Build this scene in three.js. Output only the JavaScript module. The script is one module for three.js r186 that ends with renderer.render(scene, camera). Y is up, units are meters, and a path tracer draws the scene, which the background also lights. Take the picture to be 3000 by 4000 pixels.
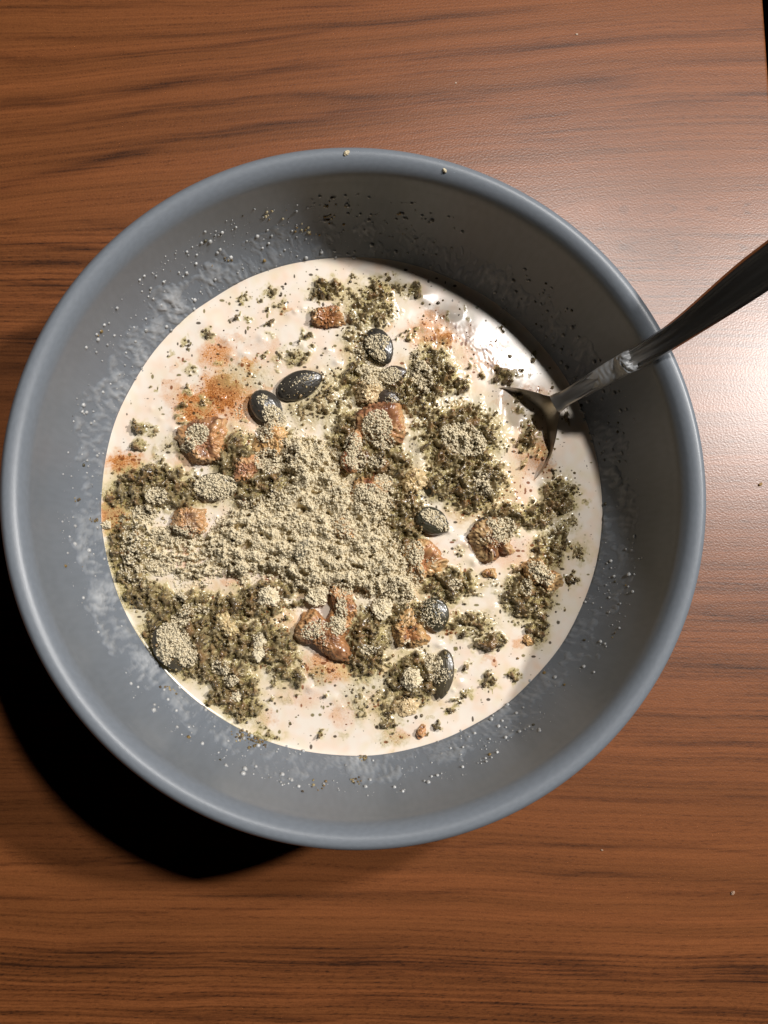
import * as THREE from 'three';
import { createNoise2D, createNoise3D } from 'simplex-noise';
import { mergeVertices } from 'three/addons/utils/BufferGeometryUtils.js';

// ------------------------------------------------------------------ camera, lamps, exposure
const CAM = new THREE.Vector3(-0.0137, 0.2392, 0.0239);
const FWD = new THREE.Vector3(Math.tan(0.0956), -1, Math.tan(-0.0963)).normalize();
const scene = new THREE.Scene();
scene.background = new THREE.Color(0, 0, 0);
const camera = new THREE.PerspectiveCamera(65, 768 / 1024, 0.01, 20);
camera.position.copy(CAM);
camera.up.set(0, 0, -1);
camera.lookAt(CAM.clone().add(FWD));
const renderer = new THREE.WebGLRenderer();
renderer.toneMapping = THREE.LinearToneMapping;
renderer.toneMappingExposure = 1.18;
renderer.shadowMap.enabled = true;

const LAMPS = [
  { at: [0.301, 0.9, -0.358], power: 1.62, label: 'glowing white globe bulb on a short cord, hanging behind the bowl' },
  { at: [0.766, 0.9, -0.311], power: 3.5, label: 'glowing white globe bulb on a short cord, hanging beyond the black table edge' },
];
const LAMP_COLOR = new THREE.Color().setRGB(1.0, 0.965, 0.93);

// ------------------------------------------------------------------ helpers
let seed = 12345;
const rnd = () => { seed = (seed + 0x6d2b79f5) | 0; let t = Math.imul(seed ^ (seed >>> 15), 1 | seed); t = (t + Math.imul(t ^ (t >>> 7), 61 | t)) ^ t; return ((t ^ (t >>> 14)) >>> 0) / 4294967296; };
const rr = (a, b) => a + (b - a) * rnd();
const n2 = createNoise2D(rnd), n3 = createNoise3D(rnd);
const clamp = (v, a = 0, b = 1) => Math.min(b, Math.max(a, v));
const sstep = (a, b, x) => { const t = clamp((x - a) / (b - a)); return t * t * (3 - 2 * t); };
const mix = (a, b, t) => a + (b - a) * t;
const mix3 = (a, b, t) => [mix(a[0], b[0], t), mix(a[1], b[1], t), mix(a[2], b[2], t)];
const toS = (c) => Math.round(255 * clamp(c <= 0.0031308 ? c * 12.92 : 1.055 * Math.pow(c, 1 / 2.4) - 0.055));

// photo pixel (3000 x 4000) <-> point on a horizontal plane
const FPX = 2000 / Math.tan(65 * Math.PI / 360);
const RGT = new THREE.Vector3().crossVectors(FWD, new THREE.Vector3(0, 0, -1)).normalize();
const UPV = new THREE.Vector3().crossVectors(RGT, FWD);
function w(X, Y, y) {
  const d = FWD.clone().addScaledVector(RGT, (X - 1500) / FPX).addScaledVector(UPV, -(Y - 2000) / FPX);
  return CAM.clone().addScaledVector(d, (y - CAM.y) / d.y);
}
function ph(x, y, z) {
  const vx = x - CAM.x, vy = y - CAM.y, vz = z - CAM.z;
  const q = vx * FWD.x + vy * FWD.y + vz * FWD.z;
  return [1500 + FPX * (vx * RGT.x + vy * RGT.y + vz * RGT.z) / q, 2000 - FPX * (vx * UPV.x + vy * UPV.y + vz * UPV.z) / q];
}
const taken = {};
function numbered(name) { const k = taken[name] = (taken[name] ?? -1) + 1; return k ? name + '_' + String(k).padStart(3, '0') : name; }
function tag(o, label, category, group, kind) {
  o.userData.label = label; if (category) o.userData.category = category;
  if (group) o.userData.group = group; if (kind) o.userData.kind = kind;
  return o;
}
function mesh(name, geo, mat, parent) {
  const m = new THREE.Mesh(geo, mat); m.name = parent ? name : numbered(name); m.castShadow = m.receiveShadow = true;
  (parent || scene).add(m); return m;
}
function group(name, x = 0, y = 0, z = 0) { const g = new THREE.Group(); g.name = numbered(name); g.position.set(x, y, z); scene.add(g); return g; }
function gridGeo(nu, nv, f, closeU = false) {      // f(i, j) -> [x, y, z, u, v, color?]
  const pos = [], uv = [], idx = [], col = [];
  for (let i = 0; i <= nu; i++) for (let j = 0; j <= nv; j++) {
    const p = f(i / nu, j / nv, i, j); pos.push(p[0], p[1], p[2]); uv.push(p[3] ?? i / nu, p[4] ?? j / nv); if (p[5]) col.push(...p[5]);
  }
  for (let i = 0; i < nu; i++) for (let j = 0; j < nv; j++) {
    const a = i * (nv + 1) + j, b = a + nv + 1; idx.push(a, b, a + 1, b, b + 1, a + 1);
  }
  const g = new THREE.BufferGeometry();
  g.setAttribute('position', new THREE.Float32BufferAttribute(pos, 3));
  g.setAttribute('uv', new THREE.Float32BufferAttribute(uv, 2));
  if (col.length) g.setAttribute('color', new THREE.Float32BufferAttribute(col, 3));
  g.setIndex(idx); g.computeVertexNormals();
  if (closeU) {
    const n = g.attributes.normal;
    for (let j = 0; j <= nv; j++) {
      const a = j, b = nu * (nv + 1) + j, v = new THREE.Vector3(n.getX(a) + n.getX(b), n.getY(a) + n.getY(b), n.getZ(a) + n.getZ(b)).normalize();
      n.setXYZ(a, v.x, v.y, v.z); n.setXYZ(b, v.x, v.y, v.z);
    }
  }
  return g;
}
function texture(W, H, f, srgb = true) {
  const d = new Uint8Array(W * H * 4);
  for (let j = 0; j < H; j++) for (let i = 0; i < W; i++) {
    const c = f((i + 0.5) / W, (j + 0.5) / H), k = 4 * (j * W + i);
    if (srgb) { d[k] = toS(c[0]); d[k + 1] = toS(c[1]); d[k + 2] = toS(c[2]); } else { d[k] = d[k + 1] = d[k + 2] = Math.round(255 * clamp(c)); }
    d[k + 3] = 255;
  }
  const t = new THREE.DataTexture(d, W, H); t.magFilter = THREE.LinearFilter; t.minFilter = THREE.LinearMipmapLinearFilter; t.generateMipmaps = true;
  t.wrapS = t.wrapT = THREE.RepeatWrapping; if (srgb) t.colorSpace = THREE.SRGBColorSpace; t.needsUpdate = true; return t;
}

// ------------------------------------------------------------------ lamps (outside the frame)
for (const L of LAMPS) {
  const g = group('globe_lamp', ...L.at);
  tag(g, L.label, 'lamp', 'bare globe bulbs over the table');
  mesh('bulb', new THREE.SphereGeometry(0.032, 32, 24), new THREE.MeshStandardMaterial({ color: 0xffffff, emissive: LAMP_COLOR, emissiveIntensity: 1, roughness: 0.4 }), g);
  const dark = new THREE.MeshStandardMaterial({ color: 0x1a1a1a, roughness: 0.6 });
  const s = mesh('socket', new THREE.CylinderGeometry(0.018, 0.022, 0.05, 24), dark, g); s.position.y = 0.054;
  const c = mesh('cord', new THREE.CylinderGeometry(0.0025, 0.0025, 0.5, 8), dark, g); c.position.y = 0.325;
  const p = new THREE.PointLight(LAMP_COLOR, L.power, 0, 2); p.castShadow = true; p.shadow.radius = 1.6; p.shadow.mapSize.set(2048, 2048); p.shadow.camera.near = 0.1; p.shadow.camera.far = 4;
  g.add(p);
}

// ------------------------------------------------------------------ table
const TEDGE = w(2972, 0, 0).x, TZC = w(2972, 0, 0).z;                     // right-hand edge of the table top
const lines = [                                      // dark figure lines of the laminate, photo pixels
  [[[0, 411], [360, 389], [723, 316], [1175, 262], [1500, 226], [1934, 194], [2400, 163], [3000, 110]], 16, 0.75],
  [[[0, 524], [389, 466], [678, 416], [1022, 380], [1400, 372], [1816, 371]], 11, 0.6],
  [[[0, 723], [298, 651], [542, 597], [723, 542], [1100, 480], [1500, 425], [2000, 350], [2600, 300]], 20, 0.7],
  [[[-200, 226], [200, 228], [500, 215], [900, 170], [1500, 90], [2200, 30]], 12, 0.55],
  [[[0, 155], [700, 145], [1300, 100], [2000, 60]], 8, 0.35], [[[0, 30], [400, 22], [900, 26], [1500, 18]], 8, 0.55],
  [[[1900, 470], [2060, 452], [2404, 416], [2700, 390], [3000, 362]], 14, 0.55],
  [[[2000, 530], [2300, 508], [2675, 488], [3000, 470]], 10, 0.4], [[[1500, 300], [1900, 262], [2300, 240], [3000, 235]], 9, 0.4],
  [[[900, 640], [1400, 560], [1900, 520], [2500, 600]], 14, 0.3],
  [[[0, 880], [250, 868], [500, 880], [700, 890]], 10, 0.5], [[[0, 960], [200, 955], [420, 975]], 8, 0.6], [[[0, 1040], [300, 1030], [450, 1050]], 10, 0.6],
  [[[0, 1100], [250, 1110], [400, 1095]], 7, 0.6], [[[0, 1180], [320, 1170]], 9, 0.5], [[[0, 1330], [300, 1325]], 22, 0.5], [[[0, 1450], [250, 1440]], 16, 0.4],
  [[[0, 3090], [300, 3080]], 10, 0.5], [[[0, 3372], [130, 3368], [400, 3362], [700, 3370]], 5, 0.9],
  [[[-50, 3500], [500, 3505], [1200, 3500], [1800, 3475], [2400, 3480], [3050, 3500]], 10, 0.45],
  [[[0, 3570], [600, 3560], [1200, 3548], [1900, 3560], [2600, 3580], [3000, 3590]], 8, 0.35],
  [[[0, 3705], [400, 3715], [900, 3725], [1500, 3735], [2100, 3765], [2600, 3785], [3000, 3800]], 34, 0.62], [[[0, 3765], [700, 3775], [1400, 3770], [2200, 3810], [3000, 3840]], 14, 0.5],
  [[[0, 3870], [700, 3885], [1500, 3900], [2200, 3935], [3000, 3960]], 18, 0.5], [[[0, 3950], [700, 3965], [1500, 3985], [2500, 4010]], 14, 0.5],
  [[[1500, 3300], [2000, 3305], [2600, 3310], [3000, 3335]], 7, 0.5], [[[2000, 3110], [2500, 3118], [3000, 3122]], 9, 0.4],
  [[[2050, 3415], [2300, 3412], [2700, 3440], [3000, 3450]], 7, 0.5], [[[2400, 2870], [2700, 2895], [3000, 2905]], 16, 0.4],
  [[[2650, 2380], [2800, 2370], [3000, 2360]], 7, 0.45], [[[2650, 2275], [2850, 2280], [3000, 2290]], 7, 0.45], [[[2680, 2390], [2800, 2405], [3000, 2420]], 8, 0.5], [[[2640, 2600], [3000, 2608]], 8, 0.35],
];
const lineY = (pts, X) => {
  if (X < pts[0][0] || X > pts[pts.length - 1][0]) return null;
  for (let i = 1; i < pts.length; i++) if (X <= pts[i][0]) { const t = (X - pts[i - 1][0]) / (pts[i][0] - pts[i - 1][0]), s = t * t * (3 - 2 * t); return mix(pts[i - 1][1], pts[i][1], mix(t, s, 0.4)); }
  return null;
};
const TX0 = -0.19, TZ0 = -0.25, TS = 0.46;           // patch of table that the texture covers before it repeats
function grain(X, Y) {
  const k = sstep(80, 330, Y + 0.1 * X) * (1 - sstep(760, 1020, Y)), down = sstep(2600, 3900, Y);
  const Yw = Y + 0.105 * Math.min(X, 2600) * k - 0.028 * X * down + 5 * n2(X / 600, Y / 500) + 16 * n2(X / 2200 + 5, Y / 1500);
  const band = n2(X / 3600 + 3, Yw / 95), streak = n2(X / 1700 + 17, Yw / 19), fine = n2(X / 520 + 31, Yw / 7.5), pore = n2(X / 85 + 7, Yw / 4.2);
  return { Yw, band, streak, fine, pore };
}
const woodMap = texture(2048, 2048, (u, v) => {
  const x = TX0 + u * TS, z = TZ0 + v * TS, [X, Y] = ph(x, 0, z);
  const g = grain(X, Y);
  let dark = 0.28 + 0.12 * g.band + 0.10 * g.streak + 0.07 * g.fine;
  const zone = Math.max(sstep(860, 960, Y) * (1 - sstep(1150, 1700, Y)), sstep(3620, 3760, Y), 0.55 * sstep(2050, 2300, Y) * (1 - sstep(2900, 3100, Y)));
  dark += zone * (0.20 * Math.max(0, g.streak) + 0.15 * Math.max(0, g.fine));
  dark += sstep(0.3, 0.8, g.pore) * (0.11 + 0.22 * Math.max(0, g.streak) + 0.10 * zone);
  for (let li = 0; li < lines.length; li++) {
    const [pts, wd, a] = lines[li];
    const ly = lineY(pts, X); if (ly === null) continue;
    const d = (Y - ly + 9 * n2(X / 420, li * 7.3) + 3 * n2(X / 150, li * 3.1)) / wd; if (Math.abs(d) > 3.5) continue;
    const cut = 0.45 + 0.55 * clamp(0.55 + 0.8 * n2(X / 620, li * 5.7)), end = Math.min(1, (X - pts[0][0]) / 150 + (pts[0][0] <= 0 ? 1 : 0), (pts[pts.length - 1][0] - X) / 150 + (pts[pts.length - 1][0] >= 3000 ? 1 : 0));
    dark += a * 0.5 * cut * Math.max(0, end) * (Math.exp(-d * d) * (0.65 + 0.35 * g.fine + 0.3 * g.streak) + 0.3 * Math.exp(-d * d / 5));
  }
  dark = clamp(dark, 0, 1);
  const fleck = n2(X / 9, Y / 6) * 0.5 + n2(X / 4.5 + 60, Y / 3.6) * 0.5;
  let c = dark < 0.5 ? mix3([0.248, 0.083, 0.0245], [0.126, 0.040, 0.0116], dark / 0.5) : mix3([0.126, 0.040, 0.0116], [0.032, 0.0105, 0.004], (dark - 0.5) / 0.5);
  const f = 1 + 0.2 * fleck; return [c[0] * f, c[1] * f * (1 + 0.02 * g.band), c[2] * f];
});
const woodBig = texture(2048, 2048, (u, v) => 0.5 + 0.3 * n2(u * 430, v * 720) + 0.25 * n2(u * 800 + 40, v * 1150), false);
const woodMat = new THREE.MeshPhysicalMaterial({ map: woodMap, roughness: 0.35, specularIntensity: 1, ior: 1.55, bumpMap: woodBig, bumpScale: 0.00004 });
{
  const g = group('table', TEDGE - 0.42, -0.03, TZC);
  tag(g, 'brown walnut-grain laminate table top with the grey bowl on it', 'table');
  const W = 0.84, D = 1.0, cx = TEDGE - 0.42, cz = TZC;
  const top = new THREE.Shape(), r = 0.003;
  top.moveTo(-W / 2 + r, -D / 2); top.lineTo(W / 2 - r, -D / 2); top.quadraticCurveTo(W / 2, -D / 2, W / 2, -D / 2 + r); top.lineTo(W / 2, D / 2 - r); top.quadraticCurveTo(W / 2, D / 2, W / 2 - r, D / 2);
  top.lineTo(-W / 2 + r, D / 2); top.quadraticCurveTo(-W / 2, D / 2, -W / 2, D / 2 - r); top.lineTo(-W / 2, -D / 2 + r); top.quadraticCurveTo(-W / 2, -D / 2, -W / 2 + r, -D / 2);
  const eg = new THREE.ExtrudeGeometry(top, { depth: 0.0274, bevelEnabled: true, bevelThickness: 0.0013, bevelSize: 0.0013, bevelSegments: 4, bevelOffset: -0.0013 });
  eg.rotateX(-Math.PI / 2); eg.translate(0, 0.0013, 0);  // world y up: top face at 0.03 above the group
  const e0 = w(2972, 0, 0), e1 = w(3000, 400, 0); eg.translate(-W / 2, 0, 0); eg.rotateY(Math.atan2(e1.x - e0.x, e1.z - e0.z)); eg.translate(W / 2 + 0.0011, 0, 0);
  const p = eg.attributes.position, uv = eg.attributes.uv;
  for (let i = 0; i < p.count; i++) uv.setXY(i, (p.getX(i) + cx - TX0) / TS, (p.getZ(i) + cz - TZ0) / TS);
  mesh('table_top', eg, woodMat, g);
}

// ------------------------------------------------------------------ bowl
const YM = 0.0262, RM = 0.0664, RH = 0.0583;                       // milk level and the wall's inner radius there
const outerP = [[0.030, 0.0022], [0.0335, 0.0004], [0.0358, 0.0008], [0.0372, 0.0030], [0.0430, 0.0055], [0.0540, 0.0105], [0.0635, 0.0180], [0.0700, 0.0270], [0.0753, 0.0380], [0.0789, 0.0480], [0.0804, 0.0530]];
const lipP = [[0.0804, 0.0530], [0.0810, 0.0556], [0.0808, 0.0573], [0.0797, 0.0583], [0.0782, 0.0582], [0.0767, 0.0572], [0.0756, 0.0553]];
const innerP = [[0.0756, 0.0553], [0.0751, 0.0515], [0.0742, 0.0450], [0.0715, 0.0355], [RM, YM], [0.0605, 0.0165], [0.0510, 0.0103], [0.0370, 0.0075], [0.0220, 0.0066], [0.0005, 0.0064]];
const spline = (a) => new THREE.CatmullRomCurve3(a.map(([r, y]) => new THREE.Vector3(r, y, 0)), false, 'centripetal');
const fullP = spline([...outerP, ...lipP.slice(1), ...innerP.slice(1)]);
const allPts = fullP.getPoints(320).map((p) => [p.x, p.y]);
function lathe(pts) {                                // own lathe so that all three parts share smooth normals at the seams
  const N = 360; return gridGeo(N, pts.length - 1, (u, v, i, j) => { const t = u * Math.PI * 2; return [pts[j][0] * Math.cos(t), pts[j][1], pts[j][0] * Math.sin(t), u * 8, v]; }, true);
}
const split = (y0, inner) => { let best = 0, bd = 9; allPts.forEach(([r, y], i) => { const isIn = i > 200; const d = Math.abs(y - y0); if (isIn === inner && d < bd) { bd = d; best = i; } }); return best; };
const sOut = (() => { let k = 0; allPts.forEach(([r, y], i) => { if (y < 0.0531 && r > 0.05 && allPts[Math.min(i + 1, allPts.length - 1)][1] > y) k = i; }); return k; })();
let sIn = allPts.length - 1; for (let i = allPts.length - 1; i > sOut && allPts[i][1] < 0.0553; i--) sIn = i;
const ceramic = new THREE.MeshPhysicalMaterial({ color: new THREE.Color().setRGB(0.180, 0.201, 0.228), roughness: 0.36, specularIntensity: 0.75,
  bumpMap: texture(512, 512, (u, v) => 0.5 + 0.3 * n2(u * 40, v * 40) + 0.2 * n2(u * 90, v * 90), false), bumpScale: 0.000009,
  map: texture(1024, 512, (u, v) => { const q = 0.93 + 0.04 * n2(u * 26, v * 9) + 0.03 * n2(u * 160, v * 110) - (n2(u * 420, v * 300) > .83 ? .12 : 0); return [q, q, q]; }) });
const innerR = (y) => { let a = null; for (let i = sIn - 20; i < allPts.length - 1; i++) { const [r0, y0] = allPts[i], [r1, y1] = allPts[i + 1]; if (y <= y0 && y >= y1 && i > sOut + 10) return mix(r0, r1, (y0 - y) / Math.max(1e-9, y0 - y1)); } return RM; };
{
  const g = group('bowl');
  tag(g, 'round blue-grey glazed stoneware bowl filled with milk and toppings', 'bowl');
  const foot = allPts.slice(0, sOut + 1), lip = allPts.slice(sOut, sIn + 1), inn = allPts.slice(sIn);
  mesh('outer_wall', lathe([[0.0005, 0.0035], [0.026, 0.0032], ...foot]), ceramic, g);
  mesh('rim', lathe(lip), ceramic, g);
  mesh('inner_wall', lathe(inn), ceramic, g);
}

// ------------------------------------------------------------------ what lies where on the milk (overview pixels: photo / 1.8083)
const OV = 1.8083;
const bins = (list) => { const m = new Map(); for (const b of list) { const gx = 1.9 * b[2] + 16, gy = 1.9 * b[3] + 16; for (let i = Math.floor((b[0] - gx) / 48); i <= (b[0] + gx) / 48; i++) for (let j = Math.floor((b[1] - gy) / 48); j <= (b[1] + gy) / 48; j++) { const k = i * 1000 + j; m.has(k) ? m.get(k).push(b) : m.set(k, [b]); } } return m; };
const blob = (bn, X, Y, grow = 1) => { let m = 0; const l = bn.get(Math.floor(X / 48) * 1000 + Math.floor(Y / 48)); if (l) for (const b of l) { const dx = (X - b[0]) / (b[2] * grow), dy = (Y - b[1]) / (b[3] * grow), d = dx * dx + dy * dy; if (d < 2.2) m = Math.max(m, b[4] * sstep(1.45, 0.55, Math.sqrt(d))); } return m; };
const OLIVE = [
  [334, 1032, 65, 22, 1], [300, 1065, 55, 35, 1], [390, 1068, 60, 30, 1], [556, 1045, 60, 55, 1], [505, 985, 40, 45, 1], [600, 960, 30, 40, .8], [280, 1190, 45, 65, 1], [275, 1240, 28, 40, 1], [310, 1290, 60, 25, 1], [380, 1300, 90, 22, .9],
  [385, 1375, 75, 75, 1], [350, 1410, 40, 45, 1], [485, 1330, 30, 40, 1], [500, 1380, 40, 45, 1], [570, 1390, 55, 45, .9], [610, 1420, 32, 50, .8], [540, 1310, 70, 25, 1], [450, 1440, 45, 35, .9], [505, 1480, 45, 55, 1], [530, 1530, 35, 28, .9], [460, 1512, 14, 14, 1],
  [790, 1392, 42, 68, 1], [895, 1465, 50, 48, 1], [880, 1330, 60, 30, .8], [760, 945, 45, 55, .9], [820, 1000, 62, 42, 1], [860, 1093, 48, 55, 1], [880, 1160, 30, 30, 1], [707, 624, 30, 18, 1], [822, 625, 40, 20, .8], [892, 630, 14, 14, 1], [800, 668, 48, 34, .75],
  [775, 735, 32, 55, .55], [640, 772, 24, 18, .7], [776, 825, 38, 38, .9], [715, 860, 50, 50, .55], [660, 890, 40, 30, .5], [934, 808, 45, 48, 1], [880, 850, 40, 40, .8], [915, 880, 30, 30, .7], [990, 950, 78, 68, 1], [1020, 1040, 62, 62, 1], [955, 1040, 40, 40, .8],
  [1095, 1120, 40, 28, 1], [1160, 1115, 30, 28, .9], [1209, 1072, 32, 36, 1], [1185, 1190, 30, 40, .8], [1140, 1290, 48, 45, 1], [1160, 1350, 22, 34, .9], [1215, 1160, 14, 40, .8], [1252, 1190, 18, 20, .6], [1238, 1252, 13, 12, .9], [1048, 1388, 24, 17, 1], [1075, 1380, 15, 12, .9],
  [1011, 1351, 52, 24, .7], [969, 1264, 52, 30, 1], [1090, 812, 19, 13, 1], [998, 834, 16, 14, 1], [1140, 945, 13, 26, .9], [640, 1465, 14, 18, .8], [690, 1460, 16, 20, .4], [640, 1440, 20, 30, .5], [780, 1520, 16, 34, .5], [835, 1530, 26, 44, .6], [770, 1500, 30, 20, .3],
  [1057, 1470, 14, 14, .8], [1110, 1460, 10, 10, .9], [1005, 1500, 12, 10, .7], [580, 1275, 60, 14, 1], [500, 1588, 22, 16, .8], [545, 1594, 50, 13, .9], [300, 925, 12, 12, 1], [330, 930, 9, 9, .6], [470, 780, 8, 6, .5], [395, 960, 40, 20, .4], [240, 1070, 22, 22, .7],
  [700, 1010, 60, 30, .6], [560, 1570, 12, 10, .5], [690, 1585, 8, 8, 1], [850, 1600, 30, 14, .4], [1230, 1130, 16, 14, .7], [750, 640, 24, 26, .5], [580, 630, 14, 11, .6], [600, 775, 12, 12, .5], [530, 815, 50, 25, .35],
];
const CINN = [
  [470, 768, 38, 32, .55], [540, 788, 20, 15, .6], [475, 850, 45, 45, .95], [430, 880, 55, 40, .75], [520, 870, 40, 40, .6], [385, 858, 32, 26, .3], [270, 1003, 38, 28, .75], [246, 1112, 32, 42, 1], [935, 722, 60, 34, .45], [950, 732, 40, 17, .95], [940, 690, 26, 24, .45],
  [1050, 770, 70, 45, .32], [1065, 785, 34, 20, .5], [1055, 748, 16, 14, .5], [1140, 975, 38, 55, .42], [1160, 985, 20, 20, .55], [1170, 1010, 24, 22, .4], [1105, 1055, 46, 60, .25], [1150, 848, 40, 14, .4], [1010, 1105, 45, 26, .35], [712, 1440, 60, 32, .55],
  [605, 1340, 42, 36, .35], [890, 1290, 40, 30, .2], [650, 1500, 50, 26, .2], [530, 940, 40, 50, .35], [880, 1190, 60, 30, .35], [950, 1340, 40, 24, .25], [1190, 1080, 22, 40, .3], [1130, 1200, 60, 40, .25], [1080, 1090, 60, 30, .3], [640, 800, 60, 30, .12], [560, 760, 40, 30, .15],
  [450, 1280, 60, 20, .2], [860, 1590, 25, 15, .35], [1125, 1385, 18, 10, .35], [870, 1500, 26, 16, .25], [720, 1030, 20, 30, .5], [700, 1115, 14, 12, .5], [400, 1210, 30, 20, .3],
];
for (let i = 0; i < 760; i++) {                        // little wet flecks between the clumps
  const t = rnd() * 6.2832, q = Math.sqrt(rnd()) * 515, X = 757 + q * Math.cos(t), Y = 1094 + q * Math.sin(t);
  if (rnd() > .5 + .8 * n2(X / 130, Y / 130) - (X < 560 && Y < 900 ? .3 : 0)) continue;
  const r = 3.5 + 8 * rnd() * rnd(); OLIVE.push([X, Y, r * rr(.8, 1.4), r * rr(.8, 1.4), rr(.3, .85)]);
}
for (let i = 0; i < 130; i++) { const t = rnd() * 6.2832, q = Math.sqrt(rnd()) * 490, r = 6 + 26 * rnd() * rnd(); CINN.push([757 + q * Math.cos(t), 1094 + q * Math.sin(t), r, r * rr(.6, 1), rr(.1, .4)]); }
const OB = bins(OLIVE), CB = bins(CINN);
const warpO = (X, Y, s = 1) => [X + s * (9 * n2(X / 32, Y / 32) + 4 * n2(X / 11 + 9, Y / 11)), Y + s * (9 * n2(X / 32 + 50, Y / 32 + 7) + 4 * n2(X / 11 - 20, Y / 11 + 3))];
function fields(x, z) {
  const [px, py] = ph(x, YM, z), X = px / OV, Y = py / OV, [a, b] = warpO(X, Y);
  return { X, Y, a, b, o: blob(OB, a, b, 1.12), c: blob(CB, a, b) };
}

// ------------------------------------------------------------------ milk
const domes = [...Array.from({ length: 130 }, () => { const t = rnd() * 6.2832, q = Math.sqrt(rnd()) * 480, r = rr(5.5, 10); return [757 + q * Math.cos(t), 1094 + q * Math.sin(t), r * rr(.8, 1.5), r, rr(.2, .75)]; }), [1168, 984, 30, 30, 2.6], [1080, 905, 26, 70, 1.1], [1040, 960, 14, 60, 0.7], [905, 980, 16, 60, 0.8], [700, 860, 40, 40, .8], [610, 1345, 45, 30, 1], [720, 1450, 40, 30, .7], [1120, 1160, 40, 40, .8], [520, 960, 40, 50, 1.2], [890, 640, 40, 20, .5], [450, 700, 30, 22, .5]];
function milkY(x, z) {
  const f = fields(x, z), r = Math.hypot(x, z), calm = 1 - sstep(0.052, 0.0635, r);
  let h = 0.00010 * n2(x * 45, z * 45) + calm * (0.00004 * n2(x * 120 + 4, z * 120) + 0.000008 * n2(x * 420, z * 420 + 8));
  h += 0.0010 * f.o * f.o * calm + 0.00003 * f.c * calm * (1 + n2(x * 700, z * 700));
  h += 0.00018 * f.o * n2(x * 900, z * 900) * calm;
  for (const d of domes) { const q = ((f.X - d[0]) / d[2]) ** 2 + ((f.Y - d[1]) / d[3]) ** 2; if (q < 6) h += 0.001 * d[4] * Math.exp(-q * 1.1) * (d[2] > 13 ? 1 : calm); }
  h += 0.0006 * Math.exp(-Math.pow((RM + 0.0004 - r) / 0.0011, 1)) * sstep(0.058, 0.065, r);
  return YM + h;
}
const MS = 0.137;
const milkGrid = (() => { const a = []; for (let i = 0; i < 7000; i++) { const t = rnd() * 6.283, r = 0.0655 * Math.sqrt(rnd()); a.push([r * Math.cos(t), r * Math.sin(t), Math.pow(rnd(), 2.6) * 0.00042 + 0.00007, rnd()]); } return a; })();
const milkMap = (() => {
  const N = 1536, col = new Float32Array(N * N * 3);
  for (let j = 0; j < N; j++) for (let i = 0; i < N; i++) {
    const x = ((i + .5) / N - .5) * MS, z = ((j + .5) / N - .5) * MS, k = 3 * (j * N + i);
    if (x * x + z * z > 0.0675 ** 2) { col[k] = .8; col[k + 1] = .72; col[k + 2] = .64; continue; }
    const f = fields(x, z), g1 = n2(f.X / 5, f.Y / 5), g2 = n2(f.X / 2.2 + 8, f.Y / 2.2), lo = n2(f.X / 85, f.Y / 85) * .6 + n2(f.X / 30 + 4, f.Y / 30) * .4;
    let c = [0.79, 0.705, 0.61];
    c = mix3(c, [0.79, 0.55, 0.38], clamp(0.16 + 0.48 * lo)); c = mix3(c, [0.70, 0.60, 0.36], clamp(0.35 * n2(f.X / 55 + 30, f.Y / 55) - .05));
    const ci = clamp(f.c * (0.82 + 0.28 * g1 + 0.18 * g2 + 0.2 * lo)); c = mix3(c, [0.60, 0.26, 0.08], clamp(ci * 1.7)); c = mix3(c, [0.30, 0.092, 0.02], sstep(0.42, .95, ci));
    const oi = clamp(f.o * (0.7 + 0.35 * g1 + 0.3 * g2)); const so = blob(OB, f.a, f.b, 1.5); c = mix3(c, [0.66, 0.56, 0.30], clamp(so * (.6 + .3 * lo))); c = mix3(c, [0.36, 0.29, 0.10], clamp(oi * 1.35)); c = mix3(c, [0.17, 0.13, 0.045], sstep(0.45, .95, oi));
    col[k] = c[0]; col[k + 1] = c[1]; col[k + 2] = c[2];
  }
  for (const [x, z, r, q] of milkGrid) {             // fine floating specks
    const f = fields(x, z); if (q > 0.16 + .45 * Math.max(0, n2(f.X / 70, f.Y / 70)) + f.o + 1.2 * f.c) continue;
    const dye = f.c > 0.12 && rnd() < 0.75 ? [0.20, 0.06, 0.018] : rnd() < 0.5 ? [0.045, 0.03, 0.016] : [0.17, 0.14, 0.05];
    const ci = (x / MS + .5) * N, cj = (z / MS + .5) * N, rp = r / MS * N, st = rr(.6, 1.5);
    for (let j = Math.floor(cj - rp - 2); j <= cj + rp + 2; j++) for (let i = Math.floor(ci - rp * 1.5 - 2); i <= ci + rp * 1.5 + 2; i++) {
      if (i < 0 || j < 0 || i >= N || j >= N) continue;
      const d = Math.hypot((i - ci) / st, (j - cj) * st) + 0.6 * n2(i * .4, j * .4), a = 0.9 * sstep(rp + .8, rp - .8, d), k = 3 * (j * N + i);
      if (a > 0) for (let m = 0; m < 3; m++) col[k + m] = mix(col[k + m], dye[m], a);
    }
  }
  return texture(N, N, (u, v) => { const k = 3 * (Math.floor(v * N) * N + Math.floor(u * N)); return [col[k], col[k + 1], col[k + 2]]; });
})();
const milkMat = new THREE.MeshPhysicalMaterial({ map: milkMap, roughness: 0.18, ior: 1.36 });
{
  const NR = 250, NT = 1150;
  const g = gridGeo(NT, NR, (u, v) => { const t = u * Math.PI * 2, r = (RM + 0.0006) * v, x = r * Math.cos(t), z = r * Math.sin(t); return [x, milkY(x, z), z, x / MS + .5, z / MS + .5]; }, true);
  const m = mesh('milk', g, milkMat); tag(m, 'creamy white milk with cinnamon stains filling the grey bowl', 'milk');
  // a skin of real depth: the liquid's body below the surface is closed by the bowl itself
}

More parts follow.
